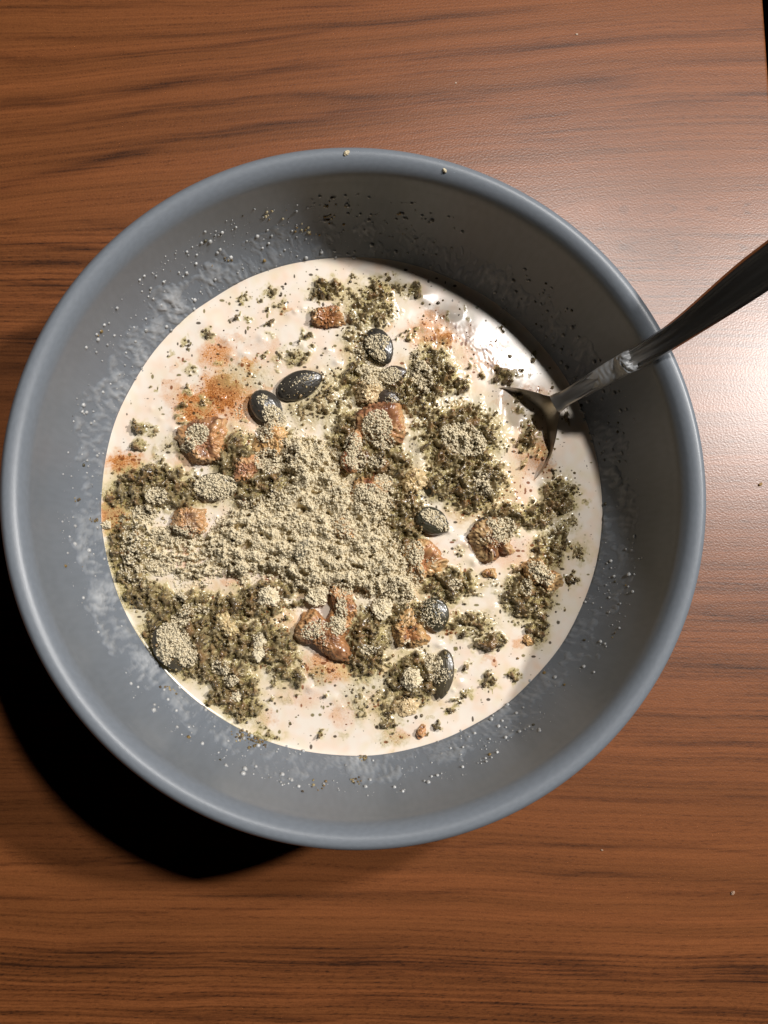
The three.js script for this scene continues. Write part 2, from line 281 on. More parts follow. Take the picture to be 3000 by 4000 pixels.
// ------------------------------------------------------------------ height map on which loose pieces come to rest
const HN = 700, HC = 0.0002, HO = -0.070, HM = new Float32Array(HN * HN);
const hi = (x) => Math.round((x - HO) / HC);
for (let j = 0; j < HN; j++) for (let i = 0; i < HN; i++) { const x = HO + i * HC, z = HO + j * HC; HM[j * HN + i] = x * x + z * z < RM * RM ? milkY(x, z) : YM + 0.003; }
const topAt = (x, z) => HM[clamp(hi(z), 0, HN - 1) * HN + clamp(hi(x), 0, HN - 1)];
function raise(geo, ox = 0, oy = 0, oz = 0) {        // rasterise a mesh's upper side into the map
  const p = geo.attributes.position, ix = geo.index, n = ix ? ix.count : p.count;
  for (let t = 0; t < n; t += 3) {
    const v = [0, 1, 2].map((k) => { const q = ix ? ix.getX(t + k) : t + k; return [(p.getX(q) + ox - HO) / HC, p.getY(q) + oy, (p.getZ(q) + oz - HO) / HC]; });
    const x0 = Math.max(0, Math.floor(Math.min(v[0][0], v[1][0], v[2][0]))), x1 = Math.min(HN - 1, Math.ceil(Math.max(v[0][0], v[1][0], v[2][0])));
    const z0 = Math.max(0, Math.floor(Math.min(v[0][2], v[1][2], v[2][2]))), z1 = Math.min(HN - 1, Math.ceil(Math.max(v[0][2], v[1][2], v[2][2])));
    const den = (v[1][2] - v[2][2]) * (v[0][0] - v[2][0]) + (v[2][0] - v[1][0]) * (v[0][2] - v[2][2]); if (Math.abs(den) < 1e-9) continue;
    for (let j = z0; j <= z1; j++) for (let i = x0; i <= x1; i++) {
      const a = ((v[1][2] - v[2][2]) * (i - v[2][0]) + (v[2][0] - v[1][0]) * (j - v[2][2])) / den, b = ((v[2][2] - v[0][2]) * (i - v[2][0]) + (v[0][0] - v[2][0]) * (j - v[2][2])) / den, c = 1 - a - b;
      if (a < -.02 || b < -.02 || c < -.02) continue;
      const y = a * v[0][1] + b * v[1][1] + c * v[2][1]; if (y > HM[j * HN + i]) HM[j * HN + i] = y;
    }
  }
}
function lay(x, z, r, sink = 0.3) {                  // drop a grain of radius r, return its height
  let y = topAt(x, z) + r * (1 - 2 * sink); const k = Math.ceil(r * .8 / HC), ci = hi(x), cj = hi(z);
  for (let j = -k; j <= k; j++) for (let i = -k; i <= k; i++) {
    const q = 1 - (i * i + j * j) * HC * HC / (r * r); if (q <= 0) continue; const a = ci + i, b = cj + j; if (a < 0 || b < 0 || a >= HN || b >= HN) continue;
    const h = y + r * .8 * Math.sqrt(q); if (h > HM[b * HN + a]) HM[b * HN + a] = h;
  }
  return y;
}

// ------------------------------------------------------------------ spoon
const steel = new THREE.MeshPhysicalMaterial({ color: new THREE.Color().setRGB(0.56, 0.53, 0.49), metalness: 1, roughness: 0.3 });
{
  const A = w(2172, 1576, YM + 0.0085), B = w(2370, 1462, YM + 0.0205), C = w(2592, 1336, 0.0604), D = w(3000, 1038, 0.0795), Ee = w(3420, 745, 0.094), E2 = w(3700, 560, 0.100);
  const g = group('spoon', A.x, A.y, A.z);
  tag(g, 'steel spoon with ridged handle leaning on the rim, its bowl sunk in milk', 'spoon');
  const loc = (v) => v.clone().sub(A);
  const path = new THREE.CatmullRomCurve3([A, B, C, D, Ee, E2].map(loc), false, 'centripetal');
  const side0 = new THREE.Vector3(), up = new THREE.Vector3(0, 1, 0);
  const Wd = [[0, 2.6], [0.04, 2.1], [0.12, 2.3], [0.25, 2.6], [0.4, 2.85], [0.6, 4.5], [0.74, 5.7], [0.87, 6.8], [0.95, 6.4], [0.985, 4.2], [1, 1.2]];
  const half = (t) => { for (let i = 1; i < Wd.length; i++) if (t <= Wd[i][0]) return 0.001 * mix(Wd[i - 1][1], Wd[i][1], sstep(Wd[i - 1][0], Wd[i][0], t)); return 0.001; };
  const sec = (t, q, grow = 0, bump = null) => {      // q around the section
    const p = path.getPoint(t), T = path.getTangent(t), S = new THREE.Vector3().crossVectors(T, up).normalize(), N = new THREE.Vector3().crossVectors(S, T).normalize();
    const a = q * Math.PI * 2, hw = half(t) + grow, th = mix(0.0014, 0.0009, sstep(0, .3, t)) + grow;
    const sx = Math.sign(Math.cos(a)) * Math.pow(Math.abs(Math.cos(a)), 0.7), sy = Math.sign(Math.sin(a)) * Math.pow(Math.abs(Math.sin(a)), 0.55);
    let y = th * sy; if (sy > 0 && !bump) { const f = sstep(.05, .2, t); y += f * (0.0005 * Math.exp(-(((Math.abs(sx) - .84) / .09) ** 2)) - 0.0004 * Math.exp(-(((Math.abs(sx) - .62) / .08) ** 2)) + 0.0006 * Math.exp(-((sx / .26) ** 2))); }
    if (bump) y += bump(t, sx, sy);
    const o = p.addScaledVector(S, hw * sx).addScaledVector(N, y + 0.0003 * (1 - sx * sx)); return [o.x, o.y, o.z];
  };
  mesh('handle', gridGeo(140, 96, (u, v) => sec(u, v)), steel, g);
  // dish
  const dirH = loc(B).multiplyScalar(-1).setY(0).normalize();
  dirH.applyAxisAngle(up, 0.10);
  const pitch = 0.64, T = dirH.clone().multiplyScalar(Math.cos(pitch)).setY(-Math.sin(pitch)), S = new THREE.Vector3().crossVectors(dirH, up).normalize();
  S.applyAxisAngle(T, 0.12); const N = new THREE.Vector3().crossVectors(S, T).normalize();
  const L = 0.045, Wm = 0.0158, Dp = 0.0098;
  const wid = (s) => (0.0018 * Math.exp(-s * 9) + Wm * (1 - Math.exp(-Math.pow(s * L / 0.0085, 1.25)))) * (s < .5 ? 1 : Math.pow(Math.max(0, 1 - ((s - .5) / .5) ** 2), .5));
  const dish = (s, v, off) => {
    const ww = wid(s), d = -Dp * (1 - Math.pow(Math.abs(v), 2.2)) * Math.pow(Math.sin(Math.PI * clamp(s * .96 + .02)), .75) + off;
    return new THREE.Vector3().addScaledVector(T, s * L - 0.0006).addScaledVector(S, v * ww).addScaledVector(N, d);
  };
  const bowlGeo = gridGeo(60, 60, (u, v) => {         // goes over the inside, round the lip and back under the outside
    const k = v < .5 ? v * 2 : (1 - v) * 2, q = -1 + 2 * k, out = v < .5 ? 0 : -0.0011; const p = dish(u, Math.sin(q * Math.PI / 2), out * Math.sqrt(Math.max(0, 1 - q * q * .8))); return [p.x, p.y, p.z];
  });
  mesh('spoon_bowl', bowlGeo, steel, g);
  const film = new THREE.MeshPhysicalMaterial({ color: new THREE.Color().setRGB(0.40, 0.41, 0.42), roughness: 0.35 });
  const f0 = 0.10, f1 = 0.312;
  mesh('milk_residue', gridGeo(70, 48, (u, v) => sec(mix(f0, f1, u), v * .5, 0.0001, (t, sx, sy) => { const e = sstep(0, .5, u) * (1 - sstep(.93, 1, u + .06 * n2(sx * 2, 7))); return 0.0003 + 0.0004 * sy * e + e * (0.00010 * n3(t * 60, sx * 1.2, 1) + 0.0007 * Math.exp(-(((u - .86) / .10) ** 2)) * (1 + .4 * n3(t * 110, sx * 1.5, 5))) - 0.0011 * (1 - e); })), film, g);
  raise(bowlGeo, A.x, A.y, A.z);
}

// ------------------------------------------------------------------ nuts, seeds and powder lumps
const PXM = 0.0675e-3;                               // metres per photo pixel at the milk
const ico = new THREE.IcosahedronGeometry(1, 26), icoM = mergeVertices((() => { const g = ico.clone(); g.deleteAttribute('uv'); g.deleteAttribute('normal'); return g; })(), 1e-5);
function shaped(lobes, k, disp, color, maxR, cuts = []) {        // star-shaped skin round a smooth union of ellipsoids, metres
  const g = icoM.clone(), p = g.attributes.position, col = new Float32Array(p.count * 3);
  const L = lobes.map((l) => ({ c: [l[0] * PXM, l[6] ? l[6] * PXM : 0, l[1] * PXM], r: [l[2] * PXM, l[4] * PXM, l[3] * PXM], ca: Math.cos((l[5] || 0) * Math.PI / 180), sa: Math.sin((l[5] || 0) * Math.PI / 180) }));
  const sdf = (x, y, z) => {
    let m = 1;
    for (const l of L) {
      const dx = x - l.c[0], dz = z - l.c[2], dy = y - l.c[1], ex = (dx * l.ca + dz * l.sa), ez = (-dx * l.sa + dz * l.ca);
      const k0 = Math.hypot(ex / l.r[0], dy / l.r[1], ez / l.r[2]), k1 = Math.hypot(ex / l.r[0] ** 2, dy / l.r[1] ** 2, ez / l.r[2] ** 2), d = k1 < 1e-9 ? -1 : k0 * (k0 - 1) / k1;
      const hh = clamp(.5 + .5 * (m - d) / k); m = mix(m, d, hh) - k * hh * (1 - hh);
    }
    for (const q of cuts) { const d = x * q[0] + y * q[1] + z * q[2] - q[3] + .00025 * n3(x * 500 + q[0] * 9, y * 500, z * 500), kk = .00012, hh = clamp(.5 - .5 * (m - d) / kk); m = mix(m, d, hh) + kk * hh * (1 - hh); }
    return m;
  };
  for (let i = 0; i < p.count; i++) {
    const dx = p.getX(i), dy = p.getY(i), dz = p.getZ(i); let t = maxR, hit = 0;
    for (let s = 0; s < 60; s++) { const d = sdf(dx * t, dy * t, dz * t); if (d < 1e-5) { hit = 1; break; } t -= Math.max(d * .7, 1e-5); if (t < 1e-4) break; }
    t = Math.max(t, 2e-4); const e = disp(dx * t, dy * t, dz * t); t += e[0];
    p.setXYZ(i, dx * t, dy * t, dz * t); const c = color(dx * t, dy * t, dz * t, e[1] ?? 0); col.set(c, 3 * i);
  }
  g.setAttribute('color', new THREE.BufferAttribute(col, 3)); g.computeVertexNormals(); return g;
}
const nutMat = new THREE.MeshPhysicalMaterial({ vertexColors: true, roughness: 0.45, clearcoat: 0.5, clearcoatRoughness: 0.2 });
const SKIN = [0.30, 0.115, 0.036], DARKSKIN = [0.11, 0.036, 0.012], FLESH = [0.62, 0.385, 0.15], PEACH = [0.57, 0.285, 0.105], CREAM = [0.66, 0.50, 0.28];
const NUTS = [
  // photo x, y, lift mm, lobes [dx, dy, rx, ry, height, angle], [skin, flesh], label
  [1279, 1228, .4, [[-25, 5, 55, 26, 26, -8], [35, 0, 42, 30, 24, 20], [0, 22, 50, 14, 14, -5]], [SKIN, PEACH], 'orange-brown curved walnut piece lying alone in milk near the olive crumbs'],
  [788, 1722, .9, [[-40, 35, 75, 48, 42, 15], [55, -5, 62, 60, 46, -55], [10, -45, 80, 26, 30, -10]], [[.34, .16, .075], PEACH], 'large pinkish walnut piece under the cinnamon patch with powder on its hollow'],
  [1056, 1716, 1.0, [[10, -8, 42, 50, 42, 10], [-25, 20, 32, 32, 30, 0], [22, 24, 30, 28, 34, 0]], [PEACH, FLESH], 'peach-coloured walnut nub wedged against the powder heap'],
  [1492, 1662, 1.4, [[-22, 0, 62, 66, 44, 0], [48, 8, 30, 62, 48, 12], [10, -48, 55, 24, 44, -12]], [[.30, .13, .07], PEACH], 'round reddish-skinned walnut piece with a thick powder cap'],
  [1440, 1524, .8, [[0, 0, 60, 36, 34, -8], [34, 16, 26, 20, 26, 0]], [CREAM, CREAM], 'pale cream walnut flake beside the powdery seed cluster'],
  [1372, 1768, 1.8, [[14, -30, 18, 46, 26, 15], [-6, 34, 22, 36, 24, -20]], [[.33, .12, .06], PEACH], 'thin reddish walnut sliver standing on the edge of the powder heap'],
  [1448, 1925, 1.6, [[-20, 30, 48, 62, 40, 25], [20, -22, 52, 30, 40, -12], [-36, -28, 14, 40, 36, 0]], [[.30, .10, .045], FLESH], 'red-brown walnut wedge half buried in the powder heap'],
  [1615, 1880, .9, [[8, -6, 34, 32, 32, 0], [-24, 22, 28, 24, 24, -30]], [[.60, .42, .17], CREAM], 'small pale yellow nut chunk beside the milk streak'],
  [1646, 2196, .8, [[-32, -22, 40, 52, 30, 35], [-14, 32, 27, 40, 34, -5], [56, 16, 40, 26, 32, -12], [26, -40, 24, 40, 24, -50]], [[.44, .19, .08], FLESH], 'two-lobed orange walnut piece below the round dark seed'],
  [1932, 2112, 1.0, [[-14, -20, 62, 48, 40, -15], [-40, 40, 50, 26, 36, 8], [46, 10, 44, 30, 32, 20]], [[.26, .085, .03], [.56, .38, .17]], 'dark-edged golden walnut piece with powder on its crown'],
  [2122, 2246, 1.2, [[-32, -34, 50, 28, 36, 45], [36, 28, 52, 32, 42, 42], [-44, -10, 40, 18, 26, 60]], [[.40, .18, .06], [.58, .37, .15]], 'long golden walnut finger dusted with powder beside dark wet crumbs'],
  [1336, 2348, 1.5, [[-4, -30, 34, 40, 38, 0], [12, 30, 30, 48, 34, -12]], [[.40, .17, .07], PEACH], 'upright orange walnut finger below the powder heap'],
  [1262, 2480, .9, [[-50, -30, 62, 50, 36, 30], [20, 20, 80, 36, 42, 40], [50, -40, 36, 60, 34, 20]], [[.32, .145, .06], PEACH], 'large brown walnut half with powder in its folds'],
  [1598, 2468, 1.0, [[-36, 14, 42, 32, 34, -25], [38, 18, 36, 42, 34, 30], [-4, -36, 24, 42, 32, 0]], [[.38, .155, .055], FLESH], 'forked brown walnut piece beside the speckled oval seed'],
  [2068, 2503, .2, [[-6, -6, 18, 12, 12, 40], [8, 10, 14, 10, 10, 50]], [PEACH, FLESH], 'tiny peach nut crumb floating in open milk'],
  [1650, 2864, .3, [[0, 0, 17, 24, 14, 10], [14, 8, 14, 10, 10, 0]], [[.42, .17, .09], PEACH], 'tiny pink nut chip afloat by the milk edge'],
  [886, 2436, .6, [[-14, -20, 18, 42, 22, -30], [14, 20, 18, 40, 22, -30]], [CREAM, [.58, .46, .2]], 'pale yellow nut sliver among wet olive crumbs'],
  [1337, 2068, 2.6, [[-4, -10, 26, 34, 30, -30], [16, 16, 20, 34, 26, -45]], [[.42, .2, .08], FLESH], 'small tan nut chip sticking out of the powder heap'],
  [970, 1830, .7, [[0, -10, 34, 44, 30, 20], [-14, 34, 28, 34, 24, 0]], [[.36, .17, .09], PEACH], 'brown-pink nut chunk sunk in wet crumbs beside the powder heap'],
  [1596, 2762, .2, [[0, 0, 36, 26, 14, -10], [-24, 14, 22, 16, 10, 0]], [CREAM, CREAM], 'cream nut flake soaking in milk under the powder-topped crumb pile'],
  [1918, 2236, .3, [[0, 0, 26, 12, 14, -15], [18, 8, 16, 10, 12, 20]], [[.46, .22, .08], FLESH], 'small orange nut bit between two golden walnut pieces'],
  [735, 2035, 1.0, [[0, 0, 60, 40, 34, 10], [40, -20, 40, 30, 28, 0]], [[.42, .27, .15], PEACH], 'powder-coated nut lump at the crumbly end of the heap'],
];
for (const [X, Y, lift, raw, [sk, fl], label] of NUTS) {
  const lobes = raw.map(([a, b, c, d, e, f]) => [a * 1.2, b * 1.2, c * 1.32, d * 1.32, e * 1.2, f]);
  const big = Math.max(...lobes.map((l) => Math.hypot(l[0], l[1]) + Math.max(l[2], l[3], l[4]))) * PXM * 1.4, sz = clamp(big / 0.009, .25, 1), off = X * .013 + Y * .007;
  const rad = big / 1.4, cuts = Array.from({ length: 7 }, () => { const a = rnd() * 6.28, e = rr(.15, 1.1), c = Math.cos(e); return [Math.cos(a) * c, Math.sin(e), Math.sin(a) * c, rad * mix(.46, .85, rnd()) * mix(1, .64, Math.sin(e))]; });
  const g = shaped(lobes, 0.0008 * sz, (x, y, z) => {
    const r1 = n3(x * 230 + off, y * 230, z * 230), rid = 1 - Math.abs(n3(x * 300, y * 300 + off, z * 300)), wr = 1 - Math.abs(n3(x * 620 + 4, y * 620 + off, z * 620)), f = n3(x * 1300, y * 1300, z * 1300 + off), f2 = n3(x * 2900, y * 2900, z * 2900 + off);
    return [sz * (0.0004 * r1 - 0.00045 * sstep(.8, 1, rid) + 0.00045 * (wr - .6) + 0.00026 * f + 0.00012 * f2), 0];
  }, (x, y, z) => {
    const face = Math.max(...cuts.map((q) => sstep(-.0005, -.0001, x * q[0] + y * q[1] + z * q[2] - q[3] + .0004 * n3(x * 500, y * 500, z * 500 + off))));
    const s = n3(x * 900, y * 900, z * 900 + off), s2 = n3(x * 350, y * 350 + off, z * 350), d = sstep(0, .7, n3(x * 260 + 8, y * 260, z * 260 + off)), pale = sk === CREAM;
    let c = mix3(sk, fl, clamp(.22 + .3 * s2)); c = mix3(c, DARKSKIN, (pale ? .15 : .75) * d * (1 - face)); c = mix3(c, mix3(fl, CREAM, clamp(.25 + .5 * s2)), .7 * face); const v = 1 + .2 * s; return [c[0] * v, c[1] * v, c[2] * v];
  }, big, cuts);
  const P = w(X, Y, YM + 0.002), base = topAt(P.x, P.z);
  const y = Math.max(YM, Math.min(base, YM + .002)) + (lift + .25) * .001;
  const m = mesh('walnut_piece', g, nutMat); m.position.set(P.x, y, P.z); tag(m, label, 'walnut', 'walnut pieces in the bowl'); raise(g, P.x, y, P.z);
}
const seedMat = new THREE.MeshPhysicalMaterial({ vertexColors: true, roughness: 0.36, clearcoat: 0.5, clearcoatRoughness: 0.2 });
const SEEDS = [
  // photo x, y, length, width, angle, lift mm, tilt, tone, label
  [1172, 1500, 192, 112, -24, 1.0, .10, 0, 'clean black-green pumpkin seed with a pale vein, touching another seed'],
  [1043, 1592, 160, 116, 52, 1.3, -.12, 0, 'dark pumpkin seed by the cinnamon, its lower end crusted with powder'],
  [1484, 1350, 158, 108, 62, 1.2, .12, 0, 'broad dark pumpkin seed with powder on one flank, by the olive crumbs'],
  [1692, 2036, 146, 108, 28, 1.1, -.08, 1, 'round olive-black pumpkin seed with a loose powder cap'],
  [1702, 2402, 136, 112, 78, 1.0, .08, 1, 'round dark pumpkin seed speckled with powder beside the forked walnut'],
  [1734, 2634, 190, 82, 97, 1.2, .22, 2, 'long brown-green pumpkin seed standing on its side in open milk'],
  [668, 2530, 190, 130, 60, 1.5, .05, 2, 'pumpkin seed almost buried under a patch of powder near the milk edge'],
  [1520, 1556, 96, 74, 20, 1.2, .1, 3, 'small brown-black seed between the cream nut flake and the round walnut'],
  [835, 1900, 170, 110, -10, .9, .0, 2, 'powder-covered pumpkin seed below the large pinkish walnut piece'],
  [1893, 2040, 80, 44, -35, 1.0, .0, 3, 'black seed tip poking out behind the dark-edged golden walnut'],
  [1680, 1906, 70, 44, 60, .5, .3, 1, 'green-black seed fragment leaning on the pale yellow nut chunk'],
  [1182, 2148, 92, 44, -62, 5.2, .35, 4, 'grey-green seed sticking out of the powder heap'],
  [1540, 1460, 110, 76, -20, .7, .0, 3, 'dusted grey seed lying against the broad dark pumpkin seed'],
];
for (const [X, Y, len, wid, ang, lift, tilt, tone, label] of SEEDS) {
  const g = icoM.clone(), p = g.attributes.position, col = new Float32Array(p.count * 3), a = len / 2 * PXM, b = wid / 2 * PXM, t = Math.min(a, b) * .52, off = X * .01;
  const tones = [[.038, .033, .026], [.044, .039, .022], [.070, .056, .032], [.055, .040, .029], [.12, .108, .078]];
  for (let i = 0; i < p.count; i++) {
    const x = p.getX(i), y = p.getY(i), z = p.getZ(i), e = Math.hypot(x, z), pt = 1 - .30 * Math.max(0, x) ** 2 - .05 * x;
    const edge = Math.exp(-(((e - .90) / .05) ** 2)) * .05, vein = .012 * n3(x * 2.2 + off, y * 2, z * 4) + .006 * n3(x * 6, y * 6, z * 8 + off);
    p.setXYZ(i, x * a * (1 + vein), Math.sign(y) * Math.pow(Math.abs(y), .8) * t * (1 + vein * 2) + edge * t, z * b * pt * (1 + vein));
    const s = n3(x * 2 + off, y * 2, z * 3) * .25 + n3(x * 12, y * 12, z * 14 + off) * .12, gl = sstep(.80, .98, n3(x * 1.6 + off * 3, 0, z * 8)) * .5; const c = tones[tone].map((q) => q * (1 + s) + gl * .06); col.set(c, 3 * i);
  }
  g.setAttribute('color', new THREE.BufferAttribute(col, 3)); g.rotateX(tilt); g.rotateZ(tilt * .4); g.rotateY(-ang * Math.PI / 180); g.computeVertexNormals();
  const P = w(X, Y, YM + 0.002), y = YM + lift * .001;
  const m = mesh('pumpkin_seed', g, seedMat); m.position.set(P.x, y, P.z); tag(m, label, 'pumpkin seed', 'pumpkin seeds in the bowl'); raise(g, P.x, y, P.z);
}

// ------------------------------------------------------------------ wet olive-green ground crumbs (uncountable)
function grainGeo(k, det = 1) {
  const g = mergeVertices((() => { const q = new THREE.IcosahedronGeometry(1, det); q.deleteAttribute('uv'); q.deleteAttribute('normal'); return q; })(), 1e-5), p = g.attributes.position;
  for (let i = 0; i < p.count; i++) { const s = 1 + k * n3(p.getX(i) * 1.7 + 5 * k, p.getY(i) * 1.7, p.getZ(i) * 1.7) + (det > 1 ? .28 * n3(p.getX(i) * 3.6, p.getY(i) * 3.6 + 2, p.getZ(i) * 3.6) : 0); p.setXYZ(i, p.getX(i) * s, p.getY(i) * s, p.getZ(i) * s); }
  g.computeVertexNormals(); return g;
}
function scatter(name, list, geo, mat, parent) {
  const im = new THREE.InstancedMesh(geo, mat, list.length), d = new THREE.Object3D(), c = new THREE.Color();
  list.forEach(([x, y, z, sx, sy, sz, col], i) => { d.position.set(x, y, z); d.rotation.set(rnd() * 6.28, rnd() * 6.28, rnd() * 6.28); d.scale.set(sx, sy, sz); d.updateMatrix(); im.setMatrixAt(i, d.matrix); im.setColorAt(i, c.setRGB(...col)); });
  im.name = parent ? name : numbered(name); im.castShadow = im.receiveShadow = true; (parent || scene).add(im); im.userData.kind = 'stuff'; return im;
}
const shade = (c, v) => c.map((q) => q * v);
const hash2 = (i, j, k) => { let h = Math.imul(i, 374761393) + Math.imul(j, 668265263) + Math.imul(k, 1442695041) | 0; h = Math.imul(h ^ (h >>> 13), 1274126177); return ((h ^ (h >>> 16)) >>> 0) / 4294967296; };
function worley(x, y) {                               // distance to the nearest of scattered points, and that point's own number
  const ix = Math.floor(x), iy = Math.floor(y); let d = 9, id = 0;
  for (let i = -1; i <= 1; i++) for (let j = -1; j <= 1; j++) { const px = ix + i + hash2(ix + i, iy + j, 1), py = iy + j + hash2(ix + i, iy + j, 2), q = (px - x) ** 2 + (py - y) ** 2; if (q < d) { d = q; id = hash2(ix + i, iy + j, 3); } }
  return [Math.sqrt(d), id];
}
const OC = [[.178, .128, .054], [.225, .168, .074], [.135, .094, .041], [.31, .24, .12], [.07, .047, .024], [.215, .135, .052]];
{                                                     // soaked meal: one lumpy skin that dips under the milk where it thins out
  const st = 0.00022, n = 300, id = new Map(), pos = [], col = [], idx = [];
  const at = (i, j) => {
    const k = i * 2000 + j; if (id.has(k)) return id.get(k);
    const x = (i - n) * st, z = (j - n) * st; let r = -1;
    if (x * x + z * z < .0655 ** 2) {
      const f = fields(x, z);
      if (f.o > .12) {
        const w1 = worley(x * 1150 + n2(x * 500, z * 500), z * 1150 + n2(x * 500 + 9, z * 500)), w2 = worley(x * 2600, z * 2600), lump = n2(x * 250, z * 250), gap = n2(x * 560 + 7, z * 560);
        const q = f.o * (.66 + .5 * lump + .42 * gap), h = -.0007 + .0016 * sstep(.1, .85, q) + .0008 * f.o * f.o * sstep(.3, .9, q) * (.6 + .6 * lump) + (.00042 * (1 - w1[0]) + .0002 * (1 - w2[0])) * sstep(.2, .7, q);
        const c = shade(OC[Math.floor(w1[1] * 6)], .75 + .5 * w2[1]), wet = sstep(.75, .25, q); pos.push(x, milkY(x, z) - YM + h, z); col.push(...mix3(mix3(c, n2(x * 160, z * 160) > 0 ? [.36, .29, .15] : [.26, .13, .05], .5 * sstep(.15, .75, Math.abs(n2(x * 160, z * 160)))), [.50, .41, .22], .65 * wet)); r = pos.length / 3 - 1;
      }
    }
    id.set(k, r); return r;
  };
  for (let i = 0; i < 2 * n; i++) for (let j = 0; j < 2 * n; j++) { const a = at(i, j), b = at(i + 1, j), c = at(i, j + 1), d = at(i + 1, j + 1); if (a < 0 || b < 0 || c < 0 || d < 0) continue; idx.push(a, c, b, b, c, d); }
  const g = new THREE.BufferGeometry(); g.setAttribute('position', new THREE.Float32BufferAttribute(pos, 3)); g.setAttribute('color', new THREE.Float32BufferAttribute(col, 3)); g.setIndex(idx); g.computeVertexNormals();
  const m = mesh('soaked_meal', g, new THREE.MeshPhysicalMaterial({ vertexColors: true, roughness: .38, clearcoat: .6, clearcoatRoughness: .16 })); m.position.y = YM;
  tag(m, 'soaked olive-brown ground meal lying in damp mats on the milk', 'meal', null, 'stuff'); raise(g, 0, YM, 0);
}
const crumbs = [];
for (let i = 0; i < 170000; i++) {
  const t = rnd() * 6.2832, r = 0.0652 * Math.sqrt(rnd()), x = r * Math.cos(t), z = r * Math.sin(t), f = fields(x, z), q = rnd();
  const dn = f.o > .08 ? (topAt(x, z) > YM + .0026 ? .3 : 1) * .24 * Math.pow(f.o * (.72 + .5 * n2(f.X / 9, f.Y / 9)), 1.5) : 0;
  const sparse = .0075 * Math.max(0, .35 + n2(f.X / 70, f.Y / 70)) * (r < .062 ? 1 : .3);
  if (q > dn + sparse) continue;
  const lone = q > dn, R = (lone ? .1 + .42 * Math.pow(rnd(), 3) : .11 + .34 * Math.pow(rnd(), 1.9)) * .001;
  if (topAt(x, z) > YM + .0042) continue;
  const y = lay(x, z, R, lone ? .42 : .33), c = shade(OC[lone && rnd() < .25 ? 4 : Math.floor(rnd() * 6)], rr(.75, 1.3));
  crumbs.push([x, y, z, R * rr(.75, 1.2), R * rr(.65, 1), R * rr(.75, 1.2), f.c > .3 && lone ? [.2, .07, .02] : c]);
}
tag(scatter('ground_seed_crumbs', crumbs, grainGeo(.3), new THREE.MeshPhysicalMaterial({ color: 0xffffff, roughness: 0.3, clearcoat: .4, clearcoatRoughness: .15 })), 'wet olive-green ground seed crumbs floating in clumps on the milk', 'crumbs', null, 'stuff');

// ------------------------------------------------------------------ dry powder: the heap, loose lumps and dusting
const HEAP = [[612, 950], [640, 935], [690, 945], [735, 985], [745, 1030], [790, 1065], [835, 1045], [858, 1080], [832, 1130], [862, 1165], [885, 1205], [905, 1258], [900, 1290], [840, 1300], [790, 1288], [720, 1282], [680, 1285], [640, 1272], [600, 1250], [560, 1238], [530, 1265], [480, 1240], [430, 1265], [380, 1262], [345, 1240], [300, 1262], [268, 1255], [262, 1225], [300, 1200], [275, 1150], [262, 1118], [292, 1092], [330, 1105], [370, 1135], [440, 1145], [478, 1110], [520, 1085], [575, 1075], [622, 1040], [604, 1000]];
function heapDist(X, Y) {                             // signed distance in overview pixels, positive inside
  let ins = false, d = 1e9;
  for (let i = 0, j = HEAP.length - 1; i < HEAP.length; j = i++) {
    const [xi, yi] = HEAP[i], [xj, yj] = HEAP[j];
    if ((yi > Y) !== (yj > Y) && X < (xj - xi) * (Y - yi) / (yj - yi) + xi) ins = !ins;
    const t = clamp(((X - xi) * (xj - xi) + (Y - yi) * (yj - yi)) / ((xj - xi) ** 2 + (yj - yi) ** 2)); d = Math.min(d, Math.hypot(X - xi - t * (xj - xi), Y - yi - t * (yj - yi)));
  }
  return ins ? d : -d;
}
const PC = [0.74, 0.645, 0.455];
const powderMat = new THREE.MeshStandardMaterial({ color: 0xffffff, roughness: 0.95 });
const powderVert = new THREE.MeshStandardMaterial({ vertexColors: true, roughness: 0.95 });
const hg = group('powder_heap', w(1080, 2050, YM).x, YM, w(1080, 2050, YM).z);
tag(hg, 'dry pale beige powder heaped across the middle of the milk', 'powder');
